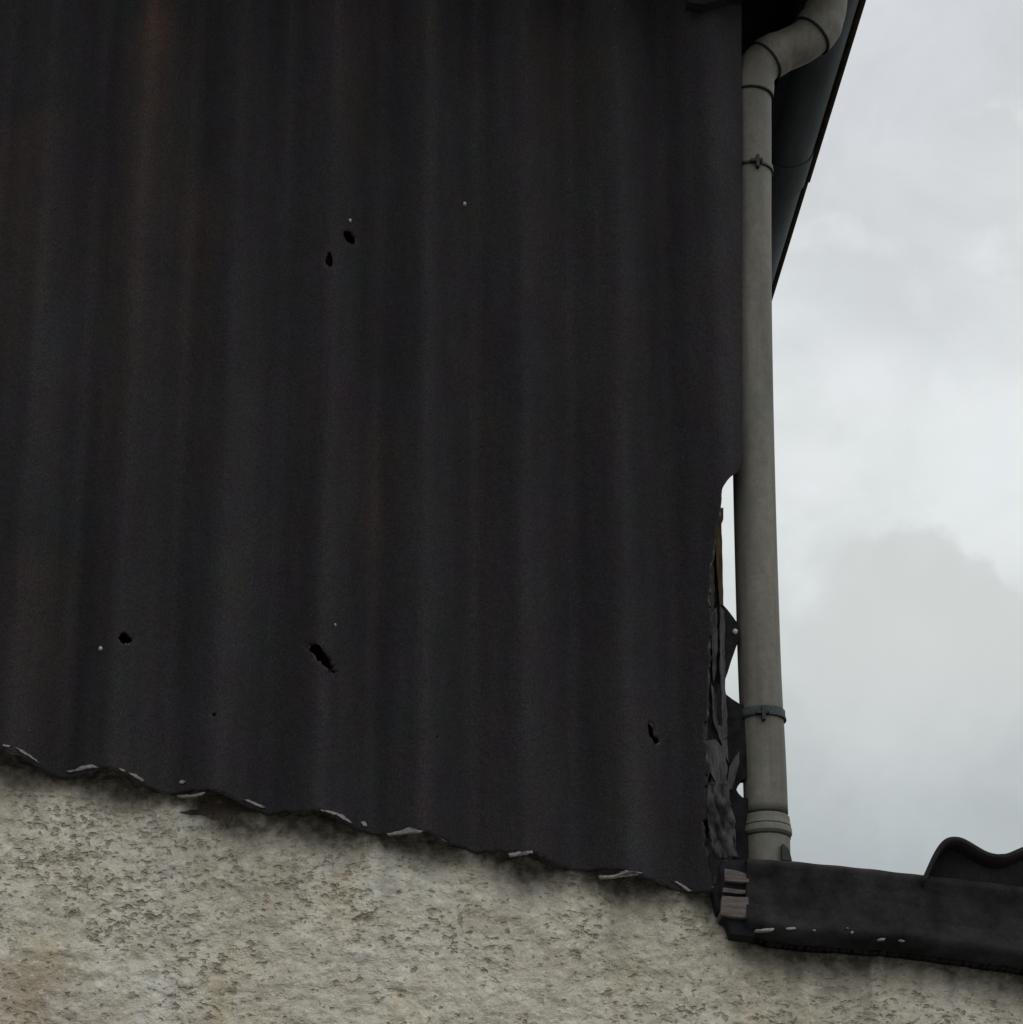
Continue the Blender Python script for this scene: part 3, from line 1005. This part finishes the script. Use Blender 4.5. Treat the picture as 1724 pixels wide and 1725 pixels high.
# corrugated roof sheet falling away behind the fascia
prof_px = [(1556, 1484), (1566, 1462), (1576, 1440), (1585, 1425), (1594, 1416), (1604, 1412.5), (1616, 1413), (1628, 1418), (1640, 1426), (1654, 1434), (1668, 1440), (1684, 1443), (1700, 1441), (1714, 1435), (1728, 1428), (1746, 1419), (1766, 1413), (1784, 1416)]
SY = -0.022
pp = [U(a, b, SY) for a, b in prof_px]
sx, sz = [p.x for p in pp], [p.z for p in pp]
x_last = sx[-1]
per = U(1784, 1416, SY).x - U(1616, 1413, SY).x
xx = list(np.linspace(sx[0], x_last, 70))
fx = np.array(xx)
fz = np.interp(fx, sx, sz)
ker = np.array([1, 2, 3, 2, 1]) / 9
fz2 = np.convolve(np.pad(fz, 2, mode="edge"), ker, "valid")
fz2[:3] = fz[:3]
more = np.arange(x_last + 0.006, 4.6, 0.008)
zz = 0.5 * (max(sz) + pp[11].z)
amp = 0.5 * (max(sz) - pp[11].z)
xpk = U(1605, 1412, SY).x
mz = zz + amp * np.cos(2 * np.pi * (more - xpk) / per)
allx, allz = np.concatenate([fx, more]), np.concatenate([fz2, mz])
yb = np.concatenate([np.linspace(SY, 0.2, 12), np.linspace(0.3, 4.5, 30)])
Xs_, Ys_ = np.meshgrid(allx, yb)
Zs_ = allz[None, :] - (Ys_ - SY) * math.tan(math.radians(9))
Ys_ = Ys_ + (Ys_ < SY + 1e-6) * (nfz.fbm(Xs_ * 60, Xs_ * 0 + 8, 2) - 0.5) * 0.006
me = grid_mesh("roof_sheet", Xs_, Ys_, Zs_)
rs = link("roof_sheet", me, MAT["roof_sheet"], lower, True)
mo = rs.modifiers.new("thickness", "SOLIDIFY")
mo.thickness = 0.0075
mo.offset = 0
# closing board under the sheet, and the flat valley the pipe drains into
bm = bmesh.new()
front = [(x, 0.016, z - 0.0045) for x, z in zip(allx[2::3], allz[2::3])]
lowz = [(x, 0.016, float(np.interp(x, [U(a, b, 0).x for a, b in top_px], [U(a, b, 0).z for a, b in top_px])) - 0.03) for x in (front[-1][0], front[0][0])]
prism(bm, front + lowz, 0.02)
from_bm("closing_board", bm, MAT["fascia"], lower)
va, vb = U(1262, 1490, 0.05), U(1600, 1525, 0.05)
bm = bmesh.new()
box(bm, XS + 0.002, vb.x, 0.062, 4.5, vb.z - 0.03, vb.z - 0.005)
from_bm("valley_floor", bm, MAT["flashing"], lower)

# timber packers stacked at the end of the fascia
packs = [[(1221, 1463), (1240, 1466), (1262, 1473), (1262, 1486), (1240, 1485), (1222, 1483)],
         [(1219, 1495), (1240, 1498), (1262, 1500), (1262, 1505), (1240, 1505), (1218, 1502)],
         [(1217, 1509), (1240, 1511), (1261, 1511), (1260, 1546), (1236, 1544), (1214, 1540)]]
for k, poly in enumerate(packs):
    frayed("timber_packer", MAT["packer"], poly, 0.004 + 0.004 * (k == 1), 0.05, lower, 9, 0.6, 60 + k)
frayed("backing_board", MAT["black_timber"], [(1214, 1458), (1232, 1449), (1262, 1447), (1272, 1452), (1272, 1578), (1232, 1572), (1226, 1550), (1216, 1545)],
       0.016, 0.042, lower, 12, 0.8, 66)
frayed("felt_strip", MAT["felt"], [(1194, 1440), (1214, 1446), (1220, 1462), (1218, 1500), (1214, 1536), (1209, 1534), (1201, 1500), (1199, 1466)],
       0.020, 0.035, lower, 10, 1.0, 67)
